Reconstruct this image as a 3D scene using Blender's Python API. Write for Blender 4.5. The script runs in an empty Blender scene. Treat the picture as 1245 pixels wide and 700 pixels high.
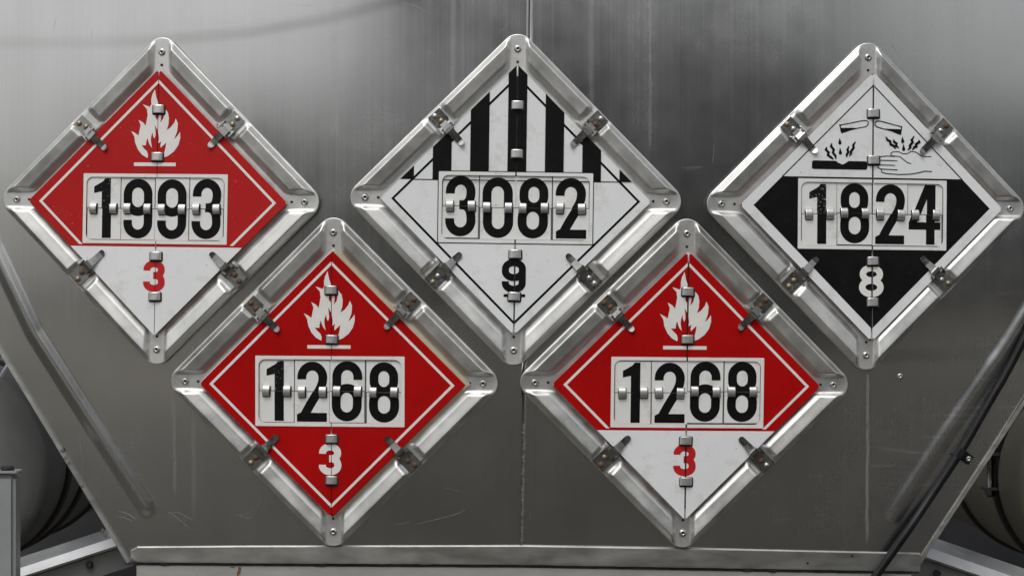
import bpy, bmesh, math, random
from mathutils import Vector, Matrix, noise
from mathutils.geometry import tessellate_polygon
R = math.radians
random.seed(11)
SC = bpy.context.scene
COL = SC.collection

# ------------------------------------------------------------ camera, sky, sun, exposure
S = 0.00125          # metres per photograph pixel on the plane y = 0
D = 3.2              # camera distance
cam_d = bpy.data.cameras.new('camera')
cam = bpy.data.objects.new('camera', cam_d)
COL.objects.link(cam)
cam.location = (0, -D, 0)
cam.rotation_euler = (R(90), 0, 0)
cam_d.sensor_width = 36
cam_d.lens = 36 * D / (1245 * S)
cam_d.clip_start = 0.05
cam_d.clip_end = 2000
SC.camera = cam

SUN_EL, SUN_AZ = R(58), R(200)
world = bpy.data.worlds.new('World')
SC.world = world
world.use_nodes = True
wn = world.node_tree
sky = wn.nodes.new('ShaderNodeTexSky')
sky.sky_type = 'NISHITA'
sky.sun_disc = False
sky.sun_elevation = SUN_EL
sky.sun_rotation = SUN_AZ
sky.air_density = 1.0
sky.dust_density = 4.0
sky.ozone_density = 1.0
hs = wn.nodes.new('ShaderNodeHueSaturation')
hs.inputs['Saturation'].default_value = 0.16      # overcast: nearly colourless cloud
bg = wn.nodes['Background']
wn.links.new(sky.outputs[0], hs.inputs['Color'])
wn.links.new(hs.outputs[0], bg.inputs['Color'])
bg.inputs['Strength'].default_value = 0.13

sun_d = bpy.data.lights.new('sun', 'SUN')
sun_d.energy = 1.0
sun_d.angle = R(28)
sun_d.color = (1.0, 0.97, 0.93)
sun = bpy.data.objects.new('sun', sun_d)
COL.objects.link(sun)
sdir = Vector((math.sin(SUN_AZ) * math.cos(SUN_EL), math.cos(SUN_AZ) * math.cos(SUN_EL), math.sin(SUN_EL)))
sun.rotation_euler = (-sdir).to_track_quat('-Z', 'Y').to_euler()

vs = SC.view_settings
vs.view_transform = 'Standard'
vs.look = 'None'
vs.exposure = 0.0
vs.gamma = 1.0
vs.use_curve_mapping = False
SC.render.resolution_x = 1024
SC.render.resolution_y = 575


# ------------------------------------------------------------ materials
def mat(name, col, rough=0.5, metal=0.0, var=0.0, vscale=40, vstretch=(1, 1, 1), bump=0.0, bscale=200,
        col2=None, c2lo=0.55, c2hi=0.7, c2scale=60, rvar=0.0, spec=0.5, specks=None):
    """principled material: base colour with noise variation, optional second colour in blotches, bump"""
    m = bpy.data.materials.new(name)
    m.use_nodes = True
    nt = m.node_tree
    N, L = nt.nodes, nt.links
    b = N['Principled BSDF']
    b.inputs['Roughness'].default_value = rough
    b.inputs['Metallic'].default_value = metal
    b.inputs['Specular IOR Level'].default_value = spec
    tc = N.new('ShaderNodeTexCoord')
    mp = N.new('ShaderNodeMapping')
    mp.inputs['Scale'].default_value = vstretch
    L.new(tc.outputs['Object'], mp.inputs['Vector'])
    n1 = N.new('ShaderNodeTexNoise')
    n1.inputs['Scale'].default_value = vscale
    n1.inputs['Detail'].default_value = 6
    n1.inputs['Roughness'].default_value = 0.65
    L.new(mp.outputs[0], n1.inputs['Vector'])
    ramp = N.new('ShaderNodeMapRange')
    ramp.inputs['From Min'].default_value = 0.3
    ramp.inputs['From Max'].default_value = 0.7
    ramp.inputs['To Min'].default_value = 1 - var
    ramp.inputs['To Max'].default_value = 1 + var
    L.new(n1.outputs['Fac'], ramp.inputs['Value'])
    mul = N.new('ShaderNodeVectorMath')
    mul.operation = 'SCALE'
    mul.inputs[0].default_value = col
    L.new(ramp.outputs[0], mul.inputs['Scale'])
    out = mul.outputs[0]
    if col2 is not None:
        n2 = N.new('ShaderNodeTexNoise')
        n2.inputs['Scale'].default_value = c2scale
        n2.inputs['Detail'].default_value = 8
        n2.inputs['Roughness'].default_value = 0.7
        L.new(tc.outputs['Object'], n2.inputs['Vector'])
        r2 = N.new('ShaderNodeMapRange')
        r2.inputs['From Min'].default_value = c2lo
        r2.inputs['From Max'].default_value = c2hi
        L.new(n2.outputs['Fac'], r2.inputs['Value'])
        mx = N.new('ShaderNodeMix')
        mx.data_type = 'RGBA'
        mx.inputs['B'].default_value = (*col2, 1)
        L.new(r2.outputs[0], mx.inputs['Factor'])
        L.new(out, mx.inputs['A'])
        out = mx.outputs['Result']
        if metal > 0.5:
            inv = N.new('ShaderNodeMapRange')
            inv.inputs['To Min'].default_value = metal
            inv.inputs['To Max'].default_value = 0.05
            L.new(r2.outputs[0], inv.inputs['Value'])
            L.new(inv.outputs[0], b.inputs['Metallic'])
    if specks:
        sc_, lo_, hi_, cs_ = specks
        n4 = N.new('ShaderNodeTexNoise')
        n4.inputs['Scale'].default_value = sc_
        n4.inputs['Detail'].default_value = 3
        L.new(tc.outputs['Object'], n4.inputs['Vector'])
        r4 = N.new('ShaderNodeMapRange')
        r4.inputs['From Min'].default_value = lo_
        r4.inputs['From Max'].default_value = hi_
        L.new(n4.outputs['Fac'], r4.inputs['Value'])
        m4 = N.new('ShaderNodeMix')
        m4.data_type = 'RGBA'
        m4.inputs['B'].default_value = (*cs_, 1)
        L.new(r4.outputs[0], m4.inputs['Factor'])
        L.new(out, m4.inputs['A'])
        out = m4.outputs['Result']
    L.new(out, b.inputs['Base Color'])
    if rvar:
        rr = N.new('ShaderNodeMapRange')
        rr.inputs['From Min'].default_value = 0.3
        rr.inputs['From Max'].default_value = 0.7
        rr.inputs['To Min'].default_value = max(0.02, rough - rvar)
        rr.inputs['To Max'].default_value = rough + rvar
        L.new(n1.outputs['Fac'], rr.inputs['Value'])
        L.new(rr.outputs[0], b.inputs['Roughness'])
    if bump:
        n3 = N.new('ShaderNodeTexNoise')
        n3.inputs['Scale'].default_value = bscale
        n3.inputs['Detail'].default_value = 4
        L.new(tc.outputs['Object'], n3.inputs['Vector'])
        bp = N.new('ShaderNodeBump')
        bp.inputs['Strength'].default_value = bump
        bp.inputs['Distance'].default_value = 0.002
        L.new(n3.outputs['Fac'], bp.inputs['Height'])
        L.new(bp.outputs[0], b.inputs['Normal'])
    return m


def panel_material():
    """vertically brushed stainless sheet: streaks, smudges, chalky run lines, anisotropic gloss"""
    m = bpy.data.materials.new('brushed_sheet')
    m.use_nodes = True
    nt = m.node_tree
    N, L = nt.nodes, nt.links
    b = N['Principled BSDF']
    b.inputs['Metallic'].default_value = 1.0
    b.inputs['Anisotropic'].default_value = 0.55
    tg = N.new('ShaderNodeTangent')
    tg.direction_type = 'UV_MAP'
    tg.uv_map = 'UVMap'
    L.new(tg.outputs[0], b.inputs['Tangent'])
    b.inputs['Anisotropic Rotation'].default_value = 0.0
    tc = N.new('ShaderNodeTexCoord')

    def nz(scale, stretch, detail=5, rough=0.6):
        mp = N.new('ShaderNodeMapping')
        mp.inputs['Scale'].default_value = stretch
        L.new(tc.outputs['Object'], mp.inputs['Vector'])
        n = N.new('ShaderNodeTexNoise')
        n.inputs['Scale'].default_value = scale
        n.inputs['Detail'].default_value = detail
        n.inputs['Roughness'].default_value = rough
        L.new(mp.outputs[0], n.inputs['Vector'])
        return n.outputs['Fac']

    def rng(src, a, c, lo, hi):
        r = N.new('ShaderNodeMapRange')
        for k, v in (('From Min', a), ('From Max', c), ('To Min', lo), ('To Max', hi)):
            r.inputs[k].default_value = v
        L.new(src, r.inputs['Value'])
        return r.outputs[0]

    def mth(op, a, c):
        q = N.new('ShaderNodeMath')
        q.operation = op
        for i, v in enumerate((a, c)):
            if isinstance(v, (int, float)):
                q.inputs[i].default_value = v
            else:
                L.new(v, q.inputs[i])
        return q.outputs[0]

    streak = nz(1.0, (300, 1, 0.7), 5, 0.6)      # fine vertical brushing
    broad = nz(1.0, (28, 1, 0.8), 4, 0.6)        # broad vertical runs
    smudge = nz(3.2, (1, 1, 1), 7, 0.62)         # hand marks, cloudy oxidation
    diag = N.new('ShaderNodeMapping')
    diag.inputs['Rotation'].default_value = (0, R(-58), 0)
    diag.inputs['Scale'].default_value = (9, 1, 120)
    L.new(tc.outputs['Object'], diag.inputs['Vector'])
    dn = N.new('ShaderNodeTexNoise')
    dn.inputs['Scale'].default_value = 1.0
    dn.inputs['Detail'].default_value = 4
    L.new(diag.outputs[0], dn.inputs['Vector'])
    wipes = mth('MULTIPLY', rng(dn.outputs['Fac'], 0.60, 0.78, 0, 1), rng(nz(2.1, (1, 1, 1), 3), 0.5, 0.68, 0, 1))
    f = mth('MULTIPLY', rng(streak, 0.3, 0.7, 0.97, 1.03), rng(broad, 0.3, 0.7, 0.975, 1.025))
    f = mth('MULTIPLY', f, rng(smudge, 0.3, 0.72, 0.88, 1.06))
    col = N.new('ShaderNodeVectorMath')
    col.operation = 'SCALE'
    col.inputs[0].default_value = (0.60, 0.60, 0.585)
    L.new(f, col.inputs['Scale'])
    # chalky smears: thin vertical runs of dried white water
    sp = N.new('ShaderNodeSeparateXYZ')
    L.new(tc.outputs['Object'], sp.inputs[0])
    x, z = sp.outputs['X'], mth('ADD', sp.outputs['Z'], -0.4255)
    wob = rng(nz(1.0, (1, 1, 9), 3), 0.3, 0.7, -0.0014, 0.0014)

    def run(x0, w, z0, z1, amt):
        dx = mth('ABSOLUTE', mth('SUBTRACT', mth('ADD', x, wob), x0), 0)
        a = rng(dx, w, w * 0.2, 0, 1)
        t = mth('MULTIPLY', rng(z, z0, z0 + 0.02, 0, 1), rng(z, z1 - 0.01, z1, 1, 0))
        return mth('MULTIPLY', mth('MULTIPLY', a, t), rng(nz(1.0, (700, 1, 60), 4), 0.35, 0.65, amt * 0.3, amt))
    smear = run(0.547, 0.0030, -0.40, -0.13, 0.28)
    for a in ((-0.27, 0.010, 0.22, 0.8, 0.10), (0.12, 0.006, 0.2, 0.8, 0.10), (0.21, 0.004, 0.2, 0.8, 0.12),
              (-0.09, 0.005, 0.22, 0.8, 0.08), (-0.52, 0.004, -0.33, -0.17, 0.12), (-0.49, 0.006, -0.36, -0.2, 0.08)):
        smear = mth('MAXIMUM', smear, run(*a))
    smear = mth('MAXIMUM', smear, mth('MULTIPLY', wipes, 0.22))
    mx = N.new('ShaderNodeMix')
    mx.data_type = 'RGBA'
    mx.inputs['B'].default_value = (0.62, 0.61, 0.58, 1)
    L.new(smear, mx.inputs['Factor'])
    L.new(col.outputs[0], mx.inputs['A'])
    L.new(mx.outputs['Result'], b.inputs['Base Color'])
    L.new(rng(smear, 0, 1, 1.0, 0.0), b.inputs['Metallic'])
    rg = mth('ADD', rng(streak, 0.3, 0.7, -0.015, 0.015), rng(smudge, 0.32, 0.68, 0.17, 0.29))
    L.new(mth('ADD', rg, mth('MULTIPLY', smear, 0.3)), b.inputs['Roughness'])
    bp = N.new('ShaderNodeBump')
    bp.inputs['Strength'].default_value = 0.0
    bp.inputs['Distance'].default_value = 0.0006
    L.new(streak, bp.inputs['Height'])
    L.new(bp.outputs[0], b.inputs['Normal'])
    return m


M = {}
M['sheet'] = panel_material()
M['frame'] = mat('stamped_aluminium', (0.70, 0.70, 0.68), 0.46, 1.0, 0.13, 22, (1, 1, 1), 0.08, 700, rvar=0.09)
M['strip'] = mat('rail_aluminium', (0.42, 0.42, 0.40), 0.45, 1.0, 0.18, 12, (1, 1, 3), 0.05, 500, rvar=0.08)
M['clip'] = mat('clip_steel', (0.40, 0.40, 0.385), 0.24, 1.0, 0.2, 90, rvar=0.1)
M['clip_rusty'] = mat('clip_steel_rusty', (0.32, 0.315, 0.30), 0.28, 1.0, 0.2, 90, col2=(0.10, 0.055, 0.032), c2lo=0.57,
                      c2hi=0.70, c2scale=70, rvar=0.1)
M['rivet'] = mat('rivet_steel', (0.55, 0.55, 0.54), 0.35, 1.0, 0.1, 300)
M['rivet_rust'] = mat('rusty_rivet', (0.13, 0.07, 0.04), 0.7, 0.2, 0.35, 300, bump=0.4, bscale=900)
M['rivet_brass'] = mat('tarnished_rivet', (0.33, 0.27, 0.18), 0.45, 0.9, 0.2, 300)
M['ring'] = mat('hinge_ring_steel', (0.68, 0.68, 0.665), 0.42, 1.0, 0.08, 60, (1, 1, 1), rvar=0.06)
M['shade'] = mat('window_backing_grey', (0.09, 0.088, 0.085), 0.7)
M['hole'] = mat('dark_hole', (0.012, 0.012, 0.012), 0.8)
M['red'] = mat('red_paint', (0.40, 0.0015, 0.0015), 0.55, 0, 0.16, 7, col2=(0.31, 0.012, 0.012), c2lo=0.62, c2hi=0.8, c2scale=45, rvar=0.08, spec=0.12, specks=(190, .71, .77, (.10, .02, .018)))
M['red_faded'] = mat('faded_red_paint', (0.43, 0.010, 0.010), 0.55, 0, 0.10, 8, col2=(0.36, 0.03, 0.026), c2lo=0.55, c2hi=0.8, c2scale=30, rvar=0.08, spec=0.2, specks=(200, .70, .76, (.45, .25, .22)))
M['red_print'] = mat('red_ink', (0.50, 0.012, 0.014), 0.5, 0, 0.08, 30, spec=0.3)
M['white'] = mat('white_paint', (0.77, 0.79, 0.79), 0.48, 0, 0.045, 7, col2=(0.50, 0.49, 0.455), c2lo=0.53, c2hi=0.84, c2scale=26, rvar=0.06, spec=0.35, specks=(210, .70, .76, (.22, .2, .17)))
M['white_print'] = mat('white_ink', (0.78, 0.765, 0.73), 0.5, 0, 0.05, 60, col2=(0.5, 0.42, 0.38), c2lo=0.66, c2hi=0.8, c2scale=160, spec=0.3)
M['tile'] = mat('number_flap_white', (0.77, 0.775, 0.76), 0.45, 0, 0.04, 14, col2=(0.45, 0.435, 0.40), c2lo=0.54, c2hi=0.82, c2scale=34, rvar=0.06, spec=0.35, specks=(260, .70, .76, (.25, .23, .2)))
M['black'] = mat('black_ink', (0.006, 0.006, 0.0065), 0.5, 0, 0.3, 40, col2=(0.02, 0.02, 0.02), c2lo=0.6, c2hi=0.8, c2scale=70, spec=0.12)
M['black_worn'] = mat('chipped_black_ink', (0.007, 0.007, 0.008), 0.5, 0, 0.3, 40, col2=(0.5, 0.5, 0.48), c2lo=0.575, c2hi=0.60, c2scale=260, spec=0.12)
M['black_specked'] = mat('lightly_chipped_black_ink', (0.007, 0.007, 0.008), 0.5, 0, 0.3, 40, col2=(0.42, 0.42, 0.40), c2lo=0.61, c2hi=0.635, c2scale=380, spec=0.12)
M['cream'] = mat('aged_leaf_edge', (0.52, 0.46, 0.33), 0.6, 0, 0.15, 30)
M['rubber'] = mat('black_hose_rubber', (0.008, 0.008, 0.010), 0.38, 0, 0.3, 40, rvar=0.08, spec=0.35)
M['tank'] = mat('grey_tank_paint', (0.15, 0.15, 0.142), 0.42, 0.0, 0.22, 5, (1, 1, 1), 0.05, 40, col2=(0.05, 0.048, 0.042), c2lo=0.56, c2hi=0.8, c2scale=6, rvar=0.1)
M['tank_olive'] = mat('olive_tank_paint', (0.24, 0.225, 0.17), 0.4, 0.0, 0.22, 5, (1, 1, 1), 0.05, 40, col2=(0.06, 0.055, 0.042), c2lo=0.56, c2hi=0.8, c2scale=6, rvar=0.1)
M['strap'] = mat('seam_shade_dark', (0.05, 0.048, 0.044), 0.5, 0.6, 0.3, 30, rvar=0.1)  # for the strip standing in for the seam gap's shade
M['post'] = mat('grey_post_paint', (0.25, 0.257, 0.26), 0.5, 0, 0.1, 18, (1, 1, 1), 0.06, 120)
M['bumper'] = mat('dirty_white_bumper', (0.35, 0.345, 0.325), 0.5, 0, 0.16, 10, (1, 1, 3), 0.06, 90, col2=(0.22, 0.21, 0.19), c2lo=0.6, c2hi=0.8, c2scale=30)
M['bracket'] = mat('bracket_galvanised', (0.50, 0.51, 0.52), 0.45, 0.7, 0.15, 14, rvar=0.1)
M['sealant'] = mat('grimy_sealant', (0.022, 0.020, 0.017), 0.75, 0, 0.5, 90, bump=0.5, bscale=300)
M['weld'] = mat('weld_metal', (0.17, 0.17, 0.155), 0.6, 0.5, 0.5, 160, bump=0.6, bscale=400)
M['scratch'] = mat('scratch_metal', (0.42, 0.42, 0.40), 0.42, 0.9, 0.3, 90)
M['rust_run'] = mat('rust_stain', (0.17, 0.075, 0.028), 0.75, 0, 0.4, 120)
M['chassis'] = mat('dark_chassis_steel', (0.045, 0.047, 0.052), 0.6, 0.2, 0.3, 8)
M['asphalt'] = mat('asphalt', (0.019, 0.018, 0.0145), 0.85, 0, 0.3, 6, (1, 1, 1), 0.3, 300, col2=(0.19, 0.172, 0.138), c2lo=0.52, c2hi=0.64, c2scale=0.16)
M['pale_strip'] = mat('added_strip_concrete', (0.42, 0.385, 0.31), 0.85, 0, 0.15, 0.6)
M['added_cladding'] = mat('added_building_cladding', (0.085, 0.085, 0.088), 0.6, 0, 0.2, 1.2)
M['added_roofing'] = mat('added_building_roofing', (0.12, 0.12, 0.12), 0.7, 0, 0.2, 1.5)


# ------------------------------------------------------------ helpers
def link(name, me, m, parent=None, smooth=False):
    o = bpy.data.objects.new(name, me)
    COL.objects.link(o)
    if m is not None:
        if len(me.materials) == 0:
            me.materials.append(m)
        elif me.materials[0] is not m:
            o.material_slots[0].link = 'OBJECT'
            o.material_slots[0].material = m
    if smooth:
        for p in me.polygons:
            p.use_smooth = True
    if parent:
        o.parent = parent
    return o


def tag(o, label=None, cat=None, group=None, kind=None):
    for k, v in (('label', label), ('category', cat), ('group', group), ('kind', kind)):
        if v:
            o[k] = v
    return o


def mesh(name, verts, faces):
    me = bpy.data.meshes.new(name)
    me.from_pydata([tuple(v) for v in verts], [], faces)
    me.validate()
    return me


def sm(a, b, x):
    t = (x - a) / (b - a)
    t = 0.0 if t < 0 else 1.0 if t > 1 else t
    return t * t * (3 - 2 * t)


K = 0.12            # bow of the sheet
XC = 0.016
KZ = 0.07


def depth(x, z=0.0):
    return K * (x - XC) ** 2 + KZ * (z - 0.05) ** 2


def W(px, py, off=0.0, y=None):
    """photograph pixel -> world point on the bowed sheet (or at depth y)"""
    X, Z = (px - 622.5) * S, (350 - py) * S
    for _ in range(5):
        d = (depth(X, Z) - off) if y is None else y
        f = (D + d) / D
        X, Z = (px - 622.5) * S * f, (350 - py) * S * f
    return Vector((X, d, Z))


# ---- flat work in local photograph pixels: x right, y up, h metres towards the viewer
def area2(p):
    return sum(p[i][0] * p[(i + 1) % len(p)][1] - p[(i + 1) % len(p)][0] * p[i][1] for i in range(len(p)))


def flat_bm(shapes, h, thick=0.0, step=0.00006):
    """shapes: list of [outer, hole, ...] polygons"""
    bm = bmesh.new()
    for si, loops in enumerate(shapes):
        hh = h + si * step
        loops = [list(l) if (area2(l) > 0) == (i == 0) else list(reversed(l)) for i, l in enumerate(loops)]
        tri = tessellate_polygon([[Vector((x, y, 0)) for x, y in l] for l in loops])
        flatv = [v for l in loops for v in l]
        vs_ = [bm.verts.new((x * S, -hh, y * S)) for x, y in flatv]
        for t in tri:
            a, b, c = (flatv[i] for i in t)
            cr = (b[0] - a[0]) * (c[1] - a[1]) - (b[1] - a[1]) * (c[0] - a[0])
            if abs(cr) < 1e-9:
                continue
            try:
                bm.faces.new([vs_[i] for i in (t if cr > 0 else reversed(t))])
            except ValueError:
                pass
        if thick:
            k0 = 0
            for l in loops:
                n = len(l)
                bk = [bm.verts.new((x * S, -(hh - thick), y * S)) for x, y in l]
                for i in range(n):
                    j = (i + 1) % n
                    try:
                        bm.faces.new([vs_[k0 + i], bk[i], bk[j], vs_[k0 + j]])
                    except ValueError:
                        pass
                k0 += n
    return bm


def cut(bm, co, no):
    bmesh.ops.bisect_plane(bm, geom=bm.verts[:] + bm.edges[:] + bm.faces[:], dist=1e-7, plane_co=co, plane_no=no,
                           clear_outer=True)
    return bm


def done(bm, name):
    me = bpy.data.meshes.new(name)
    bm.to_mesh(me)
    bm.free()
    return me


def stroke(pts, w, closed=False):
    """polyline -> outline polygon(s) of a stroke of width w; w may be a list"""
    n = len(pts)
    L_, R_ = [], []
    for i in range(n):
        a = pts[i - 1] if (i > 0 or closed) else pts[i]
        c = pts[(i + 1) % n] if (i < n - 1 or closed) else pts[i]
        p = pts[i]

        def nrm(u, v):
            dx, dy = v[0] - u[0], v[1] - u[1]
            l = math.hypot(dx, dy) or 1
            return (-dy / l, dx / l)
        n1 = nrm(a, p) if a != p else nrm(p, c)
        n2 = nrm(p, c) if c != p else nrm(a, p)
        mx, my = n1[0] + n2[0], n1[1] + n2[1]
        l2 = mx * mx + my * my
        k = 2 / l2 if l2 > 0.5 else 2 / 0.5
        hw = (w[i] if isinstance(w, (list, tuple)) else w) / 2
        L_.append((p[0] + mx * k * hw, p[1] + my * k * hw))
        R_.append((p[0] - mx * k * hw, p[1] - my * k * hw))
    if closed:
        return [L_, R_] if abs(area2(L_)) > abs(area2(R_)) else [R_, L_]
    return [L_ + R_[::-1]]


def arc(cx, cy, rx, ry, a0, a1, n=14):
    return [(cx + rx * math.cos(R(a0 + (a1 - a0) * i / n)), cy + ry * math.sin(R(a0 + (a1 - a0) * i / n))) for i in range(n + 1)]


def bez(p0, p1, p2, p3, n=12):
    o = []
    for i in range(n + 1):
        t = i / n
        u = 1 - t
        o.append(tuple(u ** 3 * p0[k] + 3 * u * u * t * p1[k] + 3 * u * t * t * p2[k] + t ** 3 * p3[k] for k in (0, 1)))
    return o


def rrect(cx, cy, w, h, r, n=6):
    o = []
    for sx, sy, a in ((1, 1, 0), (-1, 1, 90), (-1, -1, 180), (1, -1, 270)):
        o += arc(cx + sx * (w / 2 - r), cy + sy * (h / 2 - r), r, r, a, a + 90, n)
    return o


def crom(pts, n=4, closed=True):
    """smooth a traced outline slightly"""
    o = []
    m_ = len(pts)
    for i in range(m_):
        p0, p1, p2, p3 = pts[i - 1], pts[i], pts[(i + 1) % m_], pts[(i + 2) % m_]
        for k in range(n):
            t = k / n
            o.append(tuple(0.5 * (2 * p1[q] + (p2[q] - p0[q]) * t + (2 * p0[q] - 5 * p1[q] + 4 * p2[q] - p3[q]) * t * t +
                                  (3 * p1[q] - p0[q] - 3 * p2[q] + p3[q]) * t ** 3) for q in (0, 1)))
    return o


def stadium(cx, y0, y1, rx, ry, n=14):
    return arc(cx, y1 - ry, rx, ry, 0, 180, n) + arc(cx, y0 + ry, rx, ry, 180, 360, n)


def digit(c, w, h, t, cx=0, cy=0):
    """outline of a condensed bold numeral in a w x h box, stroke t"""
    a, H = (w - t) / 2, h / 2
    top = H - t / 2
    ry = min(a * 1.06, top * .47)
    sh = []
    if c == '0':
        sh = [stroke(stadium(0, -top, top, a, ry), t, True)]
    elif c == '8':
        m_ = H * 0.03
        u = a * 0.93
        sh = [stroke(stadium(0, m_, top, u, min(u * 1.05, (top - m_) / 2 * .98)), t, True),
              stroke(stadium(0, -top, m_, a, min(a * 1.05, (top + m_) / 2 * .98)), t, True)]
    elif c in '96':
        k = 1 if c == '9' else -1
        b0 = -H * 0.10
        loop = stadium(0, b0, top, a, min(ry, (top - b0) / 2 * .98))
        tail = [(a, top - ry), (a, -top + ry)] + arc(0, -top + ry, a, ry, 0, -180)[1:] + [(-a, -top + ry + H * 0.10)]
        sh = [stroke([(k * x, k * y) for x, y in loop], t, True), stroke([(k * x, k * y) for x, y in tail], t)]
    elif c == '3':
        m_ = H * 0.04
        u = a * 0.97
        p1 = [(-u, top - ry - H * .07)] + arc(0, top - ry, u, ry, 180, 0) + bez((u, top - ry), (u, m_ + H * .16), (u * .75, m_), (u * 0.05, m_))[1:] + [(-u * .12, m_)]
        p2 = [(-u * .12, m_), (u * 0.05, m_)] + bez((u * .05, m_), (a * .75, m_), (a, m_ - H * .16), (a, -top + ry))[1:] + arc(0, -top + ry, a, ry, 0, -180)[1:] + [(-a, -top + ry + H * .07)]
        sh = [stroke(p1, t), stroke(p2, t)]
    elif c == '2':
        p = [(-a, top - ry - H * .07)] + arc(0, top - ry, a, ry, 180, 0) + bez((a, top - ry), (a, H * .10), (a * .3, -H * .08), (-a * .70, -H + t * .72))[1:]
        st = stroke(p, t)[0]
        st = clip_poly(clip_poly(st, -1, 0, w / 2), 0, -1, H)
        sh = [[st], [[(-w / 2, -H), (w / 2, -H), (w / 2, -H + t), (-w / 2 + t * .35, -H + t), (-w / 2, -H + t * .8)]]]
    elif c == '1':
        sh = [[[(w * .24, H), (w * .05, H), (-w * .03, H * .90), (-w * .34, H * .72), (-w * .34, H * .50), (w * .24 - t * 1.05, H * .56), (w * .24 - t * 1.05, -H), (w * .24, -H)]]]
    elif c == '4':
        sx = w * .36
        sh = [[[(sx - t * 1.25, H), (sx, H), (sx, -H * .25), (w * .56, -H * .25), (w * .56, -H * .50), (sx, -H * .50), (sx, -H), (sx - t, -H), (sx - t, -H * .50),
                (-w * .54, -H * .50), (-w * .54, -H * .27)], [(sx - t, -H * .25), (-w * .26, -H * .25), (sx - t, H * .52)]]]
    return [[[(x + cx, y + cy) for x, y in l] for l in s] for s in sh]


def box_bm(bm, x0, x1, y0, y1, z0, z1, bev=0.0):
    r = bmesh.ops.create_cube(bm, size=1.0)
    for v in r['verts']:
        v.co = Vector(((x0 + x1) / 2 + v.co.x * (x1 - x0), (y0 + y1) / 2 + v.co.y * (y1 - y0), (z0 + z1) / 2 + v.co.z * (z1 - z0)))
    if bev:
        es = list({e for v in r['verts'] for e in v.link_edges})
        bmesh.ops.bevel(bm, geom=es, offset=bev, segments=2, affect='EDGES')


def lathe(prof, n=16, axis='Y'):
    """prof: list of (radius, height towards the viewer)"""
    vs_, fs = [], []
    for r, h in prof:
        for i in range(n):
            a = 2 * math.pi * i / n
            vs_.append((r * math.cos(a), -h, r * math.sin(a)))
    for k in range(len(prof) - 1):
        for i in range(n):
            j = (i + 1) % n
            fs.append((k * n + i, k * n + j, (k + 1) * n + j, (k + 1) * n + i))
    fs.append(tuple((len(prof) - 1) * n + i for i in range(n)))
    return vs_, fs


def tube(path, r, n=12):
    vs_, fs = [], []
    m_ = len(path)
    up = Vector((0, 1, 0))
    for i, p in enumerate(path):
        d = (path[min(i + 1, m_ - 1)] - path[max(i - 1, 0)]).normalized()
        u = d.cross(up).normalized()
        v = u.cross(d).normalized()
        rr = r[i] if isinstance(r, list) else r
        for k in range(n):
            a = 2 * math.pi * k / n
            vs_.append(p + (u * math.cos(a) + v * math.sin(a)) * rr)
    for i in range(m_ - 1):
        for k in range(n):
            j = (k + 1) % n
            fs.append((i * n + k, i * n + j, (i + 1) * n + j, (i + 1) * n + k))
    fs.append(tuple(range(n)))
    fs.append(tuple((m_ - 1) * n + k for k in reversed(range(n))))
    return vs_, fs


def smooth_path(pts, n=8):
    o = []
    m_ = len(pts)
    for i in range(m_ - 1):
        p0, p1, p2, p3 = pts[max(i - 1, 0)], pts[i], pts[i + 1], pts[min(i + 2, m_ - 1)]
        for k in range(n):
            t = k / n
            o.append(0.5 * (2 * p1 + (p2 - p0) * t + (2 * p0 - 5 * p1 + 4 * p2 - p3) * t * t + (3 * p1 - p0 - 3 * p2 + p3) * t ** 3))
    o.append(pts[-1].copy())
    return o


# ------------------------------------------------------------ the ground and unseen things added to shape the reflections in the metal
GZ = -1.55
g = mesh('ground', [(-400, -400, GZ), (400, -400, GZ), (400, 400, GZ), (-400, 400, GZ)], [(0, 1, 2, 3)])
tag(link('ground', g, M['asphalt']), kind='structure')

ap = mesh('pale_reflection_strip', [(-60, -19.5, GZ + .004), (60, -19.5, GZ + .004), (60, -13.5, GZ + .004), (-60, -13.5, GZ + .004)], [(0, 1, 2, 3)])
tag(link('added_pale_strip', ap, M['pale_strip']), kind='structure')  # pale strip added out of view to lighten the sheet's lower reflections


def added_building(x0, x1, y0, y1, h, label):  # unseen dark block, added for the dark areas mirrored in the sheet
    e = bpy.data.objects.new('added_building', None)
    COL.objects.link(e)
    e.location = ((x0 + x1) / 2, (y0 + y1) / 2, GZ)
    tag(e, label, 'added building')
    hx, hy = (x1 - x0) / 2, (y1 - y0) / 2
    bm = bmesh.new()
    box_bm(bm, -hx, hx, -hy, hy, 0, h)
    link('added_wall', done(bm, 'added_wall'), M['added_cladding'], e)
    bm = bmesh.new()
    box_bm(bm, -hx - .4, hx + .4, -hy - .4, hy + .4, h + .002, h + .35)
    link('added_roof', done(bm, 'added_roof'), M['added_roofing'], e)
    bm = bmesh.new()
    box_bm(bm, -2, 2, hy + .003, hy + .1, 0.01, min(4, h * .7))
    link('added_door', done(bm, 'added_door'), M['added_roofing'], e)
    return e


added_building(-3.4, 9.5, -36, -20, 7.5, 'dark clad building added out of view to darken the sheet reflections')
added_building(-23, 75, -56, -46, 8.2, 'very long low dark building added far behind to darken the mirrored horizon')

# ------------------------------------------------------------ the rear sheet of the trailer
LEFT = [W(-150, -300), W(-150, 180), W(0, 430), W(156, 686)]
RIGHT = [W(1410, -300), W(1410, 235), W(1245, 481), W(1112, 691)]
ZT, ZB = LEFT[0].z, W(600, 686).z


def edge_x(poly, z):
    for a, b in zip(poly[:-1], poly[1:]):
        if a.z >= z >= b.z:
            t = (a.z - z) / (a.z - b.z)
            return a.x + (b.x - a.x) * t
    return poly[0].x if z > poly[0].z else poly[-1].x


def seam_x(z):
    t = (350 - z / S) / 660
    return (644 - 10 * t - 622.5) * S


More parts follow.
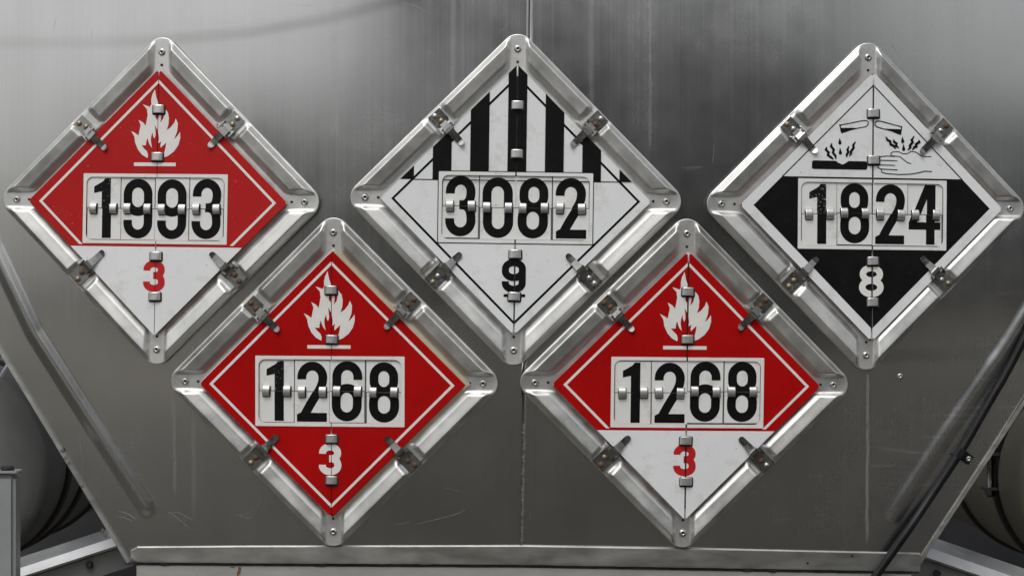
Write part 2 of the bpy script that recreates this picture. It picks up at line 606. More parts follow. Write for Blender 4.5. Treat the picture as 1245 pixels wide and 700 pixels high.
BEADS = [([W(-70, 120), W(-8, 300), W(42, 405), W(178, 616)], 0.0120, 0.0034),
         ([W(1330, 250), W(1228, 414), W(1152, 524), W(1087, 624)], 0.0120, 0.0034)]


def seg_dist(px, pz, pts):
    best, bt = 1e9, 0
    tot = 0
    for a, b in zip(pts[:-1], pts[1:]):
        dx, dz = b.x - a.x, b.z - a.z
        l2 = dx * dx + dz * dz
        t = max(0, min(1, ((px - a.x) * dx + (pz - a.z) * dz) / l2))
        d = math.hypot(px - a.x - t * dx, pz - a.z - t * dz)
        if d < best:
            best = d
    return best


REFLECTED_BAND = [W(-200, 60), W(-50, 52), W(100, 52), W(200, 49), W(300, 40), W(400, 23), W(480, 1), W(560, -30), W(640, -70)]


def sheet_y(x, z):
    y = depth(x, z)
    for pts, w, h in BEADS:
        if pts[0].x * x > 0 and abs(x) > 0.45:
            d = seg_dist(x, z, pts)
            if d < w * 1.6:
                q_ = max(0.0, min(1.0, (w * 1.3 - d) / (w * 1.1)))
                y -= h * (.6 * q_ + .4 * q_ * q_ * (3 - 2 * q_))
    if z > .3 and x < .02:          # shallow step shaped in to give the dark reflected band, upper left
        for a, b in zip(REFLECTED_BAND[:-1], REFLECTED_BAND[1:]):
            if a.x <= x <= b.x:
                dz = z - (a.z + (b.z - a.z) * (x - a.x) / (b.x - a.x))
                y -= 0.00038 * sm(-.013, .013, dz) * (1 - .7 * sm(.02, .12, dz))
                break
    y -= 0.0005 * sm(-.0025, .0025, x - .5475) * sm(-.09, -.12, z)
    y += 0.0030 * noise.noise((x * 2.6, 3.1, z * 2.4)) + 0.0008 * noise.noise((x * 6, 9.1, z * 5.5))
    return y


trailer = bpy.data.objects.new('trailer_rear_panel', None)
COL.objects.link(trailer)
trailer.location = (0, 0, ZB)
tag(trailer, 'large brushed metal sheet with cut lower corners carrying five placards', 'metal panel')
INV = Matrix.Translation((0, 0, -ZB))


def sheet(side):
    nr, nc = 330, 300
    vs_, fs, uv = [], [], []
    for i in range(nr + 1):
        z = ZT + (ZB - ZT) * i / nr
        s = seam_x(z)
        a, b = (edge_x(LEFT, z), s - 0.0008) if side < 0 else (s + 0.0008, edge_x(RIGHT, z))
        for j in range(-1, nc + 2):
            jj = min(max(j, 0), nc)
            q = jj / nc
            if side > 0:
                q = 1 - q
            q = q / .5 * .26 if q < .5 else .26 + (q - .5) / .5 * .74      # finer towards the ribbed edge
            if side > 0:
                q = 1 - q
            x = a + (b - a) * q
            y = sheet_y(x, z)
            if j < 0 or j > nc:
                y += 0.022
            vs_.append((x, y, z))
    w = nc + 3
    for i in range(nr):
        for j in range(w - 1):
            fs.append((i * w + j, (i + 1) * w + j, (i + 1) * w + j + 1, i * w + j + 1))
    me = mesh('sheet', [INV @ Vector(v) for v in vs_], fs)
    ul = me.uv_layers.new(name='UVMap')
    for lp in me.loops:
        v = me.vertices[lp.vertex_index].co
        ul.data[lp.index].uv = (v.x, v.z)
    for p in me.polygons:
        p.use_smooth = True
        if (p.index % (w - 1)) in (0, w - 2):
            p.use_smooth = False
    return link('sheet', me, M['sheet'], trailer)


sheet(-1)
sheet(1)


def ribbon(pts, wdt, lift, thick, name, m, parent, jag=0.0):
    """flat bar following the sheet: pts world points, wdt width in metres"""
    vs_, fs = [], []
    n = len(pts)
    for i, p in enumerate(pts):
        d = (pts[min(i + 1, n - 1)] - pts[max(i - 1, 0)])
        d.y = 0
        d.normalize()
        nn = Vector((-d.z, 0, d.x))
        w1 = wdt / 2 * (1 + jag * random.uniform(-1, 1))
        w2 = wdt / 2 * (1 + jag * random.uniform(-1, 1))
        lf = lift * (1 + jag * random.uniform(-.5, .5))
        for q, o in ((p + nn * w1, 0), (p + nn * w1 * .8, lf), (p - nn * w2 * .8, lf), (p - nn * w2, 0)):
            vs_.append(INV @ Vector((q.x, q.y - o + (thick if o == 0 else 0), q.z)))
    for i in range(n - 1):
        for k in range(3):
            fs.append((i * 4 + k, i * 4 + k + 1, (i + 1) * 4 + k + 1, (i + 1) * 4 + k))
    fs.append((0, 1, 2, 3))
    fs.append(tuple((n - 1) * 4 + k for k in (3, 2, 1, 0)))
    me = mesh(name, vs_, fs)
    bm = bmesh.new()
    bm.from_mesh(me)
    bmesh.ops.recalc_face_normals(bm, faces=bm.faces)
    bm.to_mesh(me)
    bm.free()
    return link(name, me, m, parent)


def on_sheet(px0, py0, px1, py1, n, off=0.0, wob=0.0):
    o = []
    for i in range(n + 1):
        t = i / n
        p = W(px0 + (px1 - px0) * t + random.uniform(-wob, wob), py0 + (py1 - py0) * t)
        p.y = sheet_y(p.x, p.z) - off
        o.append(p)
    return o


# folded edge lips down the cut corners, weld seam below the joint, top cover bead beside it
ribbon(on_sheet(2, 428, 157, 683, 40), 0.007, 0.004, 0.006, 'edge_lip', M['strip'], trailer, 0.06)
ribbon(on_sheet(1247, 484, 1113, 690, 40), 0.007, 0.004, 0.006, 'edge_lip', M['strip'], trailer, 0.06)
ribbon(on_sheet(-148, 186, 2, 428, 20), 0.007, 0.004, 0.006, 'edge_lip', M['strip'], trailer, 0.06)
ribbon(on_sheet(1408, 240, 1247, 484, 20), 0.007, 0.004, 0.006, 'edge_lip', M['strip'], trailer, 0.06)
ribbon(on_sheet(637.5, 515, 634.6, 660, 90, 0, 0.5), 0.0036, 0.0012, 0.002, 'weld_seam', M['weld'], trailer, 0.75)
ribbon(on_sheet(648, -290, 646.6, 60, 20), 0.0032, 0.0016, 0.002, 'joint_strip', M['strip'], trailer, 0.05)
# weld spatter lumps on the cut edges
for (x, y) in ((76, 547), (80, 556), (84, 563), (100, 590), (125, 645), (128, 650)):
    p = W(x, y)
    me = mesh('weld_spot', *tube([INV @ (p + Vector((0, -.001, .003))), INV @ (p + Vector((0, -.0045, 0))), INV @ (p + Vector((.002, -.001, -.004)))], [.0016, .0028, .0014], 8))
    link('weld_spot', me, M['weld'], trailer, True)

# scratches: hair-thin scored lines, one joined mesh
sv, sf = [], []


def scratch(pts, w=0.0007):
    wp = []
    for x, y in pts:
        wp.append(W(x, y))
    wp = smooth_path(wp, 6)
    for p in wp:
        p.y = sheet_y(p.x, p.z) - 0.00015
    b0 = len(sv)
    n = len(wp)
    for i, p in enumerate(wp):
        d = wp[min(i + 1, n - 1)] - wp[max(i - 1, 0)]
        d.y = 0
        d.normalize()
        nn = Vector((-d.z, 0, d.x)) * (w / 2 * math.sin(math.pi * (i + .3) / n) ** .5)
        sv.append(INV @ (p + nn))
        sv.append(INV @ (p - nn))
    for i in range(n - 1):
        sf.append((b0 + 2 * i, b0 + 2 * i + 2, b0 + 2 * i + 3, b0 + 2 * i + 1))


for pts in ([(203, 624), (215, 622), (228, 628), (234, 632)], [(285, 624), (300, 629), (308, 626), (318, 604)], [(290, 626), (302, 623), (310, 618)],
            [(505, 637), (530, 631), (556, 624), (566, 618)], [(500, 633), (490, 636), (480, 637)], [(142, 620), (155, 624), (166, 631)], [(140, 627), (152, 629), (160, 633)],
            [(205, 622), (217, 630), (230, 641)], [(96, 530), (100, 560), (100, 588)], [(500, 5), (510, 10), (519, 15)], [(1150, 660), (1165, 668), (1172, 672)]):
    scratch(pts, random.uniform(.0005, .0009))
for _ in range(60):
    x, y = random.uniform(20, 1220), random.uniform(5, 655)
    a = random.choice((R(90 + random.uniform(-8, 8)), R(random.uniform(0, 180))))
    l = random.uniform(5, 26)
    scratch([(x, y), (x + l * .5 * math.cos(a) + random.uniform(-1, 1), y + l * .5 * math.sin(a)), (x + l * math.cos(a), y + l * math.sin(a))], random.uniform(.0002, .0004))
tag(link('scratch_marks', mesh('scratch_marks', sv, sf), M['scratch'], trailer), kind='stuff')

# lone screw beside the right-hand placard
vs_, fs = lathe([(0.0046, 0), (0.0046, 0.0016), (0.0036, 0.0036), (0.0015, 0.0038), (0.0012, 0.0022)], 14)
o = link('screw', mesh('screw', vs_, fs), M['rivet'], trailer, True)
o.location = INV @ (W(1094, 457) + Vector((0, -.0003, 0)))

# ------------------------------------------------------------ rail along the foot of the sheet, sealant and white bumper below
rail = bpy.data.objects.new('bottom_rail', None)
COL.objects.link(rail)
rail.location = (0, 0, ZB)
tag(rail, 'narrow flat aluminium rail along the foot of the brushed sheet', 'rail')
top_pts = [(159, 664), (300, 663), (640, 662.5), (900, 667), (1112, 671.5), (1119, 672)]
bot_pts = [(159, 683), (300, 684), (640, 686), (900, 690.5), (1112, 694), (1119, 694)]


def interp(tab, x):
    for (a, b), (c, d) in zip(tab[:-1], tab[1:]):
        if a <= x <= c:
            return b + (d - b) * (x - a) / (c - a)
    return tab[0][1] if x < tab[0][0] else tab[-1][1]


vs_, fs = [], []
NX = 120
for i in range(NX + 1):
    x = 159 + (1119 - 159) * i / NX
    yt, yb = interp(top_pts, x), interp(bot_pts, x)
    e = min(1, (x - 159) / 7 + .25) if x < 170 else 1
    ym = (yt + yb) / 2
    yt, yb = ym + (yt - ym) * (e ** .4), ym + (yb - ym) * (e ** .4)
    w_ = 0.25 * noise.noise((x * .03, 0, 0))
    for py, off in ((yt - .2, -.003), (yt, .0022), (yt + 1.6, .0042), (yb - 2.0 + w_, .0055), (yb + w_, .0055), (yb + .2 + w_, -.01)):
        p = W(x, py, off)
        vs_.append(INV @ p)
for i in range(NX):
    for k in range(5):
        fs.append((i * 6 + k, i * 6 + k + 1, (i + 1) * 6 + k + 1, (i + 1) * 6 + k))
fs.append((0, 1, 2, 3, 4, 5)[::-1])
fs.append(tuple(NX * 6 + k for k in range(6)))
link('rail_bar', mesh('rail_bar', vs_, fs), M['strip'], rail)
vs_, fs = lathe([(0.0018, 0), (0.0018, 0.0008), (0.001, 0.0012)], 10)
rm = mesh('rail_rivet', vs_, fs)
for x, y in ((1036, 675), (982, 684)):
    o = link('rivet', rm, M['hole'], rail)
    o.location = INV @ W(x, y, .0049)
# lumpy sealant in the gap
pts = []
for i in range(121):
    x = 152 + (1116 - 152) * i / 120
    p = W(x, interp(bot_pts, x) + 1.6 + .35 * random.uniform(-1, 1), .002)
    pts.append(INV @ p)
rad = [(.0017 if (160 < 152 + 8 * i < 250 or 360 < 152 + 8 * i < 400 or 880 < 152 + 8 * i < 1000) and random.random() < .5 else .0009) * random.uniform(.8, 1.5) for i in range(121)]
link('sealant_bead', mesh('sealant_bead', *tube(pts, [r * 1.3 for r in rad], 8)), M['sealant'], rail, True)

bump = bpy.data.objects.new('bumper', None)
COL.objects.link(bump)
bump.location = (0, 0.02, ZB - .12)
tag(bump, 'dirty white painted bumper beam under the aluminium rail', 'bumper')
vs_, fs = [], []
NB = 60
for i in range(NB + 1):
    x = 166 + (1108 - 166) * i / NB
    y0 = interp(bot_pts, x) + 3.0
    for dy, off in ((0, -.03), (0, -.002), (1.0, .002), (70, .002), (72, -.03)):
        p = W(x, y0 + dy, off)
        vs_.append(p - bump.location)
for i in range(NB):
    for k in range(4):
        fs.append((i * 5 + k, i * 5 + k + 1, (i + 1) * 5 + k + 1, (i + 1) * 5 + k))
fs.append((4, 3, 2, 1, 0))
fs.append(tuple(NB * 5 + k for k in range(5)))
link('beam', mesh('beam', vs_, fs), M['bumper'], bump)
# rust runs on the bumper
for (x, y, w, l) in ((291, 688.6, 4, 9), (283, 688.2, 7, 1.6), (289, 694, 2.2, 8)):
    poly = [(x - w / 2 * random.uniform(.6, 1), y), (x + w / 2 * random.uniform(.6, 1), y), (x + w * .35, y + l * .5), (x + w * .15, y + l), (x - w * .2, y + l * .9), (x - w * .4, y + l * .45)]
    me = mesh('rust_run', [W(a, b, .0023 + .00005 * l) - bump.location for a, b in poly], [tuple(range(6))[::-1]])
    link('rust_run', me, M['rust_run'], bump)

# ------------------------------------------------------------ black hose down the right cut edge with its clamp
hp = [(1300, 292), (1262, 373), (1229, 440), (1198, 494), (1168, 546), (1135, 596), (1100, 645), (1066, 693), (1030, 748)]
pts = []
for x, y in hp:
    p = W(x, y)
    p.y = sheet_y(p.x, p.z) - .0064 - (.0095 if y > 640 else 0)
    pts.append(p)
base = Vector(pts[-1])
hose = link('hose', mesh('hose', [Vector(v) - base for v in tube(smooth_path(pts, 8), .0066, 14)[0]], tube(smooth_path(pts, 8), .0066, 14)[1]), M['rubber'], None, True)
hose.location = base
tag(hose, 'thick black rubber hose running diagonally down the brushed sheet', 'hose')
c0 = W(1166, 550)
cl = bpy.data.objects.new('hose_clamp', None)
COL.objects.link(cl)
cl.location = c0
tag(cl, 'small black clamp with a bright screw holding the black hose', 'clamp')
dirv = (pts[5] - pts[4])
dirv.y = 0
dirv.normalize()
nv = Vector((-dirv.z, 0, dirv.x))
if nv.x < 0:
    nv = -nv
vs_, fs = [], []
for q in (-.0075, .0075):
    prof = [(-.011, .000), (-.0085, .008), (-.004, .0135), (.003, .0138), (.0085, .009), (.011, .003), (.021, .0025), (.021, .0005)]
    for a, hgt in prof:
        vs_.append(nv * a + dirv * q + Vector((0, -hgt, 0)))
n = 8
for k in range(n - 1):
    fs.append((k, k + 1, n + k + 1, n + k))
me = mesh('band', vs_, fs)
o = link('band', me, M['rubber'], cl)
sd = o.modifiers.new('thickness', 'SOLIDIFY')
sd.thickness = .0014
vs_, fs = lathe([(0.0048, .002), (0.0048, 0.0045), (0.0034, 0.0062), (0.0014, 0.0063), (0.0011, 0.005)], 14)
o = link('screw', mesh('screw', vs_, fs), M['rivet'], cl, True)
o.location = nv * .0165


# ------------------------------------------------------------ placard holders
PO, CR = 148.0, 20.5     # half side and corner radius of the stamped frame (pixels)


def frame_h(u, v):
    t, s = (abs(u), v) if abs(u) >= abs(v) else (abs(v), u)
    H = 0.0105

    def ramp(a, b, x, r=.35):
        q = (x - a) / (b - a)
        q = 0.0 if q < 0 else 1.0 if q > 1 else q
        return (1 - r) * q + r * q * q * (3 - 2 * q) if 0 < q < 1 else q
    prof = ramp(147.2, 141.0, t) * ramp(119.0, 127.5, t)
    prof *= 1 - 0.27 * ramp(141.0, 127.5, t)
    e = ramp(9.5, 14.0, (t - abs(s)) / 1.4142)
    g_ = ramp(12.5, 17.5, abs(s - 1.0))
    h = H * prof * e * g_
    h += 0.0022 * sm(146, 143, t) * sm(116, 119, t) * (1 - g_)
    return h


def frame_mesh():
    vs_, fs = [], []
    rings = [104, 112, 116] + [117 + 1.0 * i for i in range(13)] + [130.5 + 1.2 * i for i in range(7)] + [138.6 + .75 * i for i in range(10)] + [146.2, 147.2, PO]
    ns, ncn = 150, 12
    cnt = None
    lists = []
    for a in rings:
        r = max(1.0, CR - (PO - a))
        pts = []
        for q in range(4):
            loc = [(a, -(a - r) + 2 * (a - r) * i / ns) for i in range(ns)]
            loc += arc(a - r, a - r, r, r, 0, 90, ncn)[:-1]
            ca, sa = math.cos(q * math.pi / 2), math.sin(q * math.pi / 2)
            pts += [(x * ca - y * sa, x * sa + y * ca) for x, y in loc]
        lists.append([(x, y, frame_h(x, y) + 0.0012) for x, y in pts])
    lists.append([(x, y, 0.0004) for x, y, h in lists[-1]])
    lists.append([(x, y, -0.0035) for x, y, h in lists[-1]])
    c = math.sqrt(.5)
    for l in lists:
        for x, y, h in l:
            vs_.append(((x - y) * c * S, -h, (x + y) * c * S))
    n = len(lists[0])
    for k in range(len(lists) - 1):
        for i in range(n):
            j = (i + 1) % n
            fs.append((k * n + i, (k + 1) * n + i, (k + 1) * n + j, k * n + j))
    me = mesh('frame', vs_, fs)
    for p in me.polygons:
        p.use_smooth = p.index < n * (len(lists) - 3)
    return me


FRAME = frame_mesh()


def rivet_mesh(r, h, hollow=True):
    prof = [(r * 1.25, 0), (r * 1.25, h * .3), (r, h * .75), (r * .75, h)]
    if hollow:
        prof += [(r * .45, h * .95), (r * .38, h * .2)]
    else:
        prof += [(r * .3, h * 1.12)]
    vs_, fs = lathe(prof, 14)
    return mesh('rivet', vs_, fs)


RIVET = rivet_mesh(0.0045, 0.003, True)
DOME = rivet_mesh(0.0036, 0.0034, False)
PIN = mesh('rivet_pin', *lathe([(0.0019, 0.0006), (0.0019, 0.0011), (0.0001, 0.0012)], 10))
HOLE = mesh('hole', *lathe([(0.0021, 0), (0.0021, 0.0006), (0.0001, 0.00055)], 12))


def clip_mesh():
    """spring clip, t (outwards) along +Z, s along X: riveted base, folded shoulder, sprung tongue with a turned-up tip"""
    bm = bmesh.new()

    def rib(path, th):
        rows = []
        for t, h, w in path:
            rows.append([bm.verts.new((-w / 2 * S, -h, t * S)), bm.verts.new((w / 2 * S, -h, t * S)),
                         bm.verts.new((w / 2 * S, -(h - th), t * S)), bm.verts.new((-w / 2 * S, -(h - th), t * S))])
        for a, b in zip(rows[:-1], rows[1:]):
            for k in range(4):
                bm.faces.new([a[k], a[(k + 1) % 4], b[(k + 1) % 4], b[k]])
        bm.faces.new(rows[0])
        bm.faces.new(rows[-1][::-1])
    # base plate
    rib([(146, .0046, 17), (145, .0052, 19), (126, .0052, 19), (123, .0066, 19)], .0018)
    # side ears folded up
    for sx in (-1, 1):
        for f in ([(sx * 9.5, 129, .004), (sx * 9.5, 119, .006), (sx * 9.5, 118, .0125), (sx * 9.5, 127, .0095)],):
            a = [bm.verts.new((x * S, -h, t * S)) for x, t, h in f]
            b = [bm.verts.new(((x - sx * 1.3) * S, -h, t * S)) for x, t, h in f]
            bm.faces.new(a)
            bm.faces.new(b[::-1])
            for k in range(4):
                bm.faces.new([a[k], b[k], b[(k + 1) % 4], a[(k + 1) % 4]])
    # tongue
    rib([(129, .0075, 9.5), (124, .0085, 9.5), (119, .0135, 9.5), (116.5, .0150, 9.5), (113, .0138, 9.0), (104, .0114, 8.2), (98, .0106, 8.0),
         (96, .0110, 7.8), (94, .0122, 6.8), (92.6, .0135, 4.8), (92, .0140, 2.4)], .0012)
    rib([(120.5, .0150, 11.5), (119.5, .0158, 11.5), (115, .0162, 11.5), (114, .0150, 11.5)], .0016)
    bmesh.ops.recalc_face_normals(bm, faces=bm.faces)
    return done(bm, 'clip')


CLIP = clip_mesh()


def ring_mesh(wid, span, rise, vertical):
    """strap loop bent over a hinge line; span across the line, wid along it"""
    vs_, fs = [], []
    n = 12
    for i in range(n + 1):
        a = math.pi * i / n
        c = math.cos(a)
        c = math.copysign(abs(c) ** 0.9, c)
        u = c * span / 2
        h = rise * (math.sin(a) ** .6) if 0 < i < n else 0
        for k, (w, dh) in enumerate(((-.5, -.0004), (-.42, 0), (.42, 0), (.5, -.0004))):
            p = (u, w * wid) if vertical else (w * wid, u)
            vs_.append((p[0] * S, -(h + dh), p[1] * S))
    for i in range(n):
        for k in range(3):
            fs.append((i * 4 + k, i * 4 + k + 1, (i + 1) * 4 + k + 1, (i + 1) * 4 + k))
    me = mesh('hinge_ring', vs_, fs)
    bm = bmesh.new()
    bm.from_mesh(me)
    bmesh.ops.solidify(bm, geom=bm.faces[:], thickness=0.0008)
    bmesh.ops.recalc_face_normals(bm, faces=bm.faces)
    bm.to_mesh(me)
    bm.free()
    for p in me.polygons:
        p.use_smooth = False
    return me


RING_V = ring_mesh(10.0, 14.5, 0.0055, True)
RING_H = ring_mesh(8.2, 11.5, 0.0058, False)
SLOT_V = done(flat_bm([[rrect(0, 0, 17.0, 12.5, 2)]], 0.0), 'slot')
SLOT_H = done(flat_bm([[rrect(0, 0, 10.2, 14.0, 1.6)]], 0.0), 'slot')

# flame traced as an outline (pixels x 6.667, y down)
FL_OUT = [(210, 615), (165, 590), (130, 550), (105, 495), (95, 440), (68, 396), (97, 410), (131, 432), (139, 390), (147, 350), (129, 305), (165, 325), (189, 352),
          (197, 310), (205, 265), (198, 220), (164, 181), (190, 188), (222, 200), (234, 178), (232, 140), (241, 98), (262, 56), (268, 92), (275, 124), (291, 165), (308, 200),
          (317, 236), (319, 280), (310, 327), (335, 295), (342, 255), (346, 210), (374, 245), (383, 290), (380, 340), (366, 388), (398, 366), (428, 328), (440, 293),
          (459, 332), (454, 395), (430, 461), (457, 434), (478, 402), (481, 452), (465, 510), (430, 560), (380, 598), (312, 621),
          (337, 598), (352, 560), (360, 525), (363, 488), (341, 510), (318, 533), (316, 506), (323, 480), (299, 494), (302, 460), (298, 420), (286, 382), (266, 347),
          (271, 390), (274, 430), (265, 458), (254, 438), (250, 403), (238, 435), (235, 470), (240, 505), (246, 533), (226, 507), (215, 482), (207, 452), (198, 480),
          (194, 512), (158, 512), (181, 540), (204, 560), (214, 590)]
FL_HOLE = [(276, 250), (290, 246), (297, 270), (291, 296), (279, 303), (270, 278)]
FL_SLIT = [(306, 250), (312, 262), (309, 300), (301, 318), (303, 285)]


def flame(cx, cy, k=1.0):
    def tr(l):
        return [((x - 272) / 6.667 * k + cx, -(y - 340) / 6.667 * k + cy) for x, y in l]
    return [[tr(FL_OUT), tr(FL_HOLE)]]


def diamond(r, cx=0, cy=0):
    return [(cx + r, cy), (cx, cy + r), (cx - r, cy), (cx, cy - r)]


def clip_poly(poly, a, b, c):
    """keep a*x + b*y <= c (convex half-plane clip)"""
    o = []
    for i in range(len(poly)):
        p, q = poly[i], poly[(i + 1) % len(poly)]
        fp, fq = a * p[0] + b * p[1] - c, a * q[0] + b * q[1] - c
        if fp <= 0:
            o.append(p)
        if fp * fq < 0:
            t = fp / (fp - fq)
            o.append((p[0] + (q[0] - p[0]) * t, p[1] + (q[1] - p[1]) * t))
    return o


PH = 0.0092         # height of the printed face above the sheet


def holder(px, py, roll, scale, label, number, klass, spec):
    rnd = random.Random(spec['seed'])
    e = bpy.data.objects.new('placard_holder', None)
    COL.objects.link(e)
    c = W(px, py, 0.0015)
    e.location = c
    e.rotation_euler = (-math.atan(2 * KZ * (c.z - .05)), R(roll), math.atan(2 * K * (c.x - XC)))
    e.scale = (scale[0], 1, scale[1])
    tag(e, label, 'placard', 'hazard placard holders on the metal sheet')
    fr = link('frame', FRAME, M['frame'], e)
    for k in range(4):
        a = k * math.pi / 2
        for q, (mesh_, dist, mm) in enumerate(((RIVET, 183, M['rivet']), (HOLE, 167, M['hole']))):
            o = link('rivet' if q == 0 else 'screw_hole', mesh_, mm, fr, q == 0)
            o.location = (dist * math.cos(a) * S, -.0012, dist * math.sin(a) * S)
            if q == 0:
                pin = link('rivet_core', PIN, M['hole'], fr)
                pin.location = o.location
    # clips
    for k, ang in enumerate((45, 135, 225, 315)):
        rust = spec['rust'][k]
        cl = link('clip', CLIP, M['clip_rusty'] if rust else M['clip'], e)
        a = R(90 - ang)          # outward direction angle -> rotation about Y taking +Z there
        cl.rotation_euler = (0, a + R(rnd.uniform(-2.2, 2.2)), 0)
        cl.location = (rnd.uniform(-1.5, 1.5) * S, 0, rnd.uniform(-1.5, 1.5) * S)
        for t, s in ((141, rnd.uniform(-2, 1)), (131.5, rnd.uniform(-1, 2))):
            rv = link('rivet', DOME, M['rivet_rust'] if rust and rnd.random() < .85 else rnd.choice([M['rivet'], M['rivet_brass'], M['rivet_brass']]), cl, True)
            rv.location = (s * S, -.0052, t * S)
    # ---- placard
    ox, oy = spec.get('off', (-1, -2))
    rp = spec.get('rp', 164.3)
    g_ = spec.get('gap', 0.5)
    wx, wy, ww, wh = -3.5 - ox + spec.get('wx', 0), -10.5 - oy, spec.get('ww', 183.0), 86.0          # number window, placard-local
    # stacked spare leaves behind
    for i, (dx, dy, r, mm) in enumerate(spec['stack']):
        d = [(0, r), (-r, 0), (0, -r), (r, 0)]
        bm = flat_bm([[[(x + dx + ox, y + dy + oy) for x, y in diamond(r)]]],   .0028 + .0008 * i, .0007)
        link('spare_leaf', done(bm, 'spare_leaf'), M[mm], e)
    # backing of the number window
    bm = flat_bm([[[(x + ox, y + oy) for x, y in rrect(wx, wy, ww + 1, wh + 1, 2)]]], PH - .0033, .0003)
    link('window_backing', done(bm, 'window_backing'), M['shade'], e)
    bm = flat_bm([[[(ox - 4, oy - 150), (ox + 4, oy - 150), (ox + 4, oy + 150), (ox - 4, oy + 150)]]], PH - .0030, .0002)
    link('seam_shade_strip', done(bm, 'seam_shade_strip'), M['strap'], e)  # dark strip standing in for the shade inside the seam gap
    inner = rrect(wx, wy, ww - 8.0, wh - 8.5, 8, 6)

    def half(side, h):
        # C-shaped leaf: half diamond with the window opening cut from its hinge edge
        big = diamond(rp)
        big = clip_poly(big, -side, 0, -g_)
        # soften the outer tip
        ri = clip_poly([(x, y) for x, y in inner], -side, 0, -g_)
        ys = [y for x, y in ri if abs(x - side * g_) < 1e-6]
        y1, y0 = max(ys), min(ys)
        ri_pts = [p for p in ri if abs(p[0] - side * g_) > 1e-6]
        # order the notch from top to bottom
        ri_pts.sort(key=lambda p: math.atan2(p[1] - wy, -side * (p[0] - wx) - 40))
        notch = ri_pts
        if side < 0:
            top = (-g_, rp - g_)
            bot = (-g_, -rp + g_)
            lf = (-rp, 0)
            arcs = [p for p in ri if abs(p[0] + g_) > 1e-6]
            arcs.sort(key=lambda p: -math.atan2(p[1] - wy, -(p[0] - (-g_))))
            poly = [top, lf, bot, (-g_, y0)] + arcs[::-1] + [(-g_, y1)]
        else:
            top = (g_, rp - g_)
            bot = (g_, -rp + g_)
            rt = (rp, 0)
            arcs = [p for p in ri if abs(p[0] - g_) > 1e-6]
            arcs.sort(key=lambda p: math.atan2(p[1] - wy, p[0] - g_))
            poly = [bot, rt, top, (g_, y1)] + arcs[::-1] + [(g_, y0)]
        # trim the very tips so the two leaves end in small bevels
        poly2 = []
        for x, y in poly:
            if abs(y) > rp - 1.5 and abs(x) <= g_ + .01:
                sy = 1 if y > 0 else -1
                two = [(side * g_, sy * (rp - 5.0)), (side * (g_ + 2.2), sy * (rp - 2.8 - g_))]
                first = (side < 0) == (sy > 0)
                poly2 += two if first else two[::-1]
            elif abs(x) > rp - .5:
                two = [(side * (rp - 2.2), 2.2), (side * (rp - 2.2), -2.2)]
                poly2 += two if side < 0 else two[::-1]
            else:
                poly2.append((x, y))
        bm = flat_bm([[[(x + ox, y + oy) for x, y in poly2]]], h, .0011)
        o = link('placard_half', done(bm, 'placard_half'), M[spec['base']], e)
        o.rotation_euler = (0, 0, R(side * spec['warp'][0 if side < 0 else 1]))
        return o
    hv = {-1: half(-1, PH), 1: half(1, PH)}

    def prints(name, shapes, mm, dh, cutwin=False):
        shapes = [[[(x + ox, y + oy) for x, y in l] for l in s] for s in shapes]
        for side in (-1, 1):
            bm = flat_bm(shapes, PH + dh)
            cut(bm, ((ox + side * g_) * S, 0, 0), (-side, 0, 0))
            if len(bm.faces):
                link(name, done(bm, name), M[mm], hv[side])
            else:
                bm.free()

    spec['art'](prints, wx, wy, ww, wh, rp)
    prints('window_border', [[rrect(wx, wy, ww, wh, .6, 1), inner]], 'white_print' if spec['base'].startswith('red') else 'tile', .0006)
    # number flaps
    tw = (ww - 8.5) / 4
    for i, ch in enumerate(number):
        cx = wx - (ww - 8.5) / 2 + tw * (i + .5) + ox + rnd.uniform(-.5, .5)
        cy = wy + oy + rnd.uniform(-1.0, 1.4)
        gapx = .55
        hh = (wh - 9.5) / 2
        worn = (i, ch) in spec.get('worn', ())
        for sy in (1, -1):
            jx = rnd.uniform(-1.0, 1.0) if sy < 0 else 0
            hb = PH - .0019 + rnd.uniform(-.0006, .0006)
            y0, y1 = (cy + .45, cy + hh) if sy > 0 else (cy - hh, cy - .45)
            x0, x1 = cx - tw / 2 + gapx + jx, cx + tw / 2 - gapx + jx
            fl = link('number_flap', done(flat_bm([[[(x0, y0), (x1, y0), (x1, y1), (x0, y1)]]], hb, .0007), 'number_flap'), M['tile'], e)
            fl.rotation_euler = (0, 0, 0)
            sh = digit(ch, 36.8, 73.5, 10.9, cx + jx + rnd.uniform(-.3, .3), cy)
            bm = flat_bm(sh, hb + .00018)
            cut(bm, (0, 0, (cy + .45 * sy) * S), (0, 0, -sy))
            link('digit_half', done(bm, 'digit_half'), M[spec.get('wear', 'black_specked') if worn and sy > 0 else 'black'], fl)
        for sx in (-1, 1):
            x, y = cx + sx * tw * .295, cy + rnd.uniform(-.4, .4)
            o = link('hinge_ring', RING_H, M['ring'], e)
            o.location = (x * S, -(PH - .0021), y * S)
            o.rotation_euler = (0, R(rnd.uniform(-3, 3)), 0)
            s_ = link('ring_slot', SLOT_H, M['hole'], o)
            s_.location = (0.0004, -.0010, -.0008)
    # hinge rod over the seam and its rings
    for y in (115, 56.5, -66.0, -116.5):
        o = link('hinge_ring', RING_V, M['ring'], e)
        o.location = ((ox + rnd.uniform(-.8, .8)) * S, -(PH - .0004), (y + oy + rnd.uniform(-1, 1)) * S)
        o.rotation_euler = (0, R(rnd.uniform(-2, 2)), 0)
        s_ = link('ring_slot', SLOT_V, M['hole'], o)
        s_.location = (0.0005, -.0012, -.0012)
    p0, p1 = Vector((ox * S, -(PH - .0012), (wy - wh / 2 - 12 + oy) * S)), Vector((ox * S, -(PH + .0004), (wy + oy - wh / 2 - 1) * S))
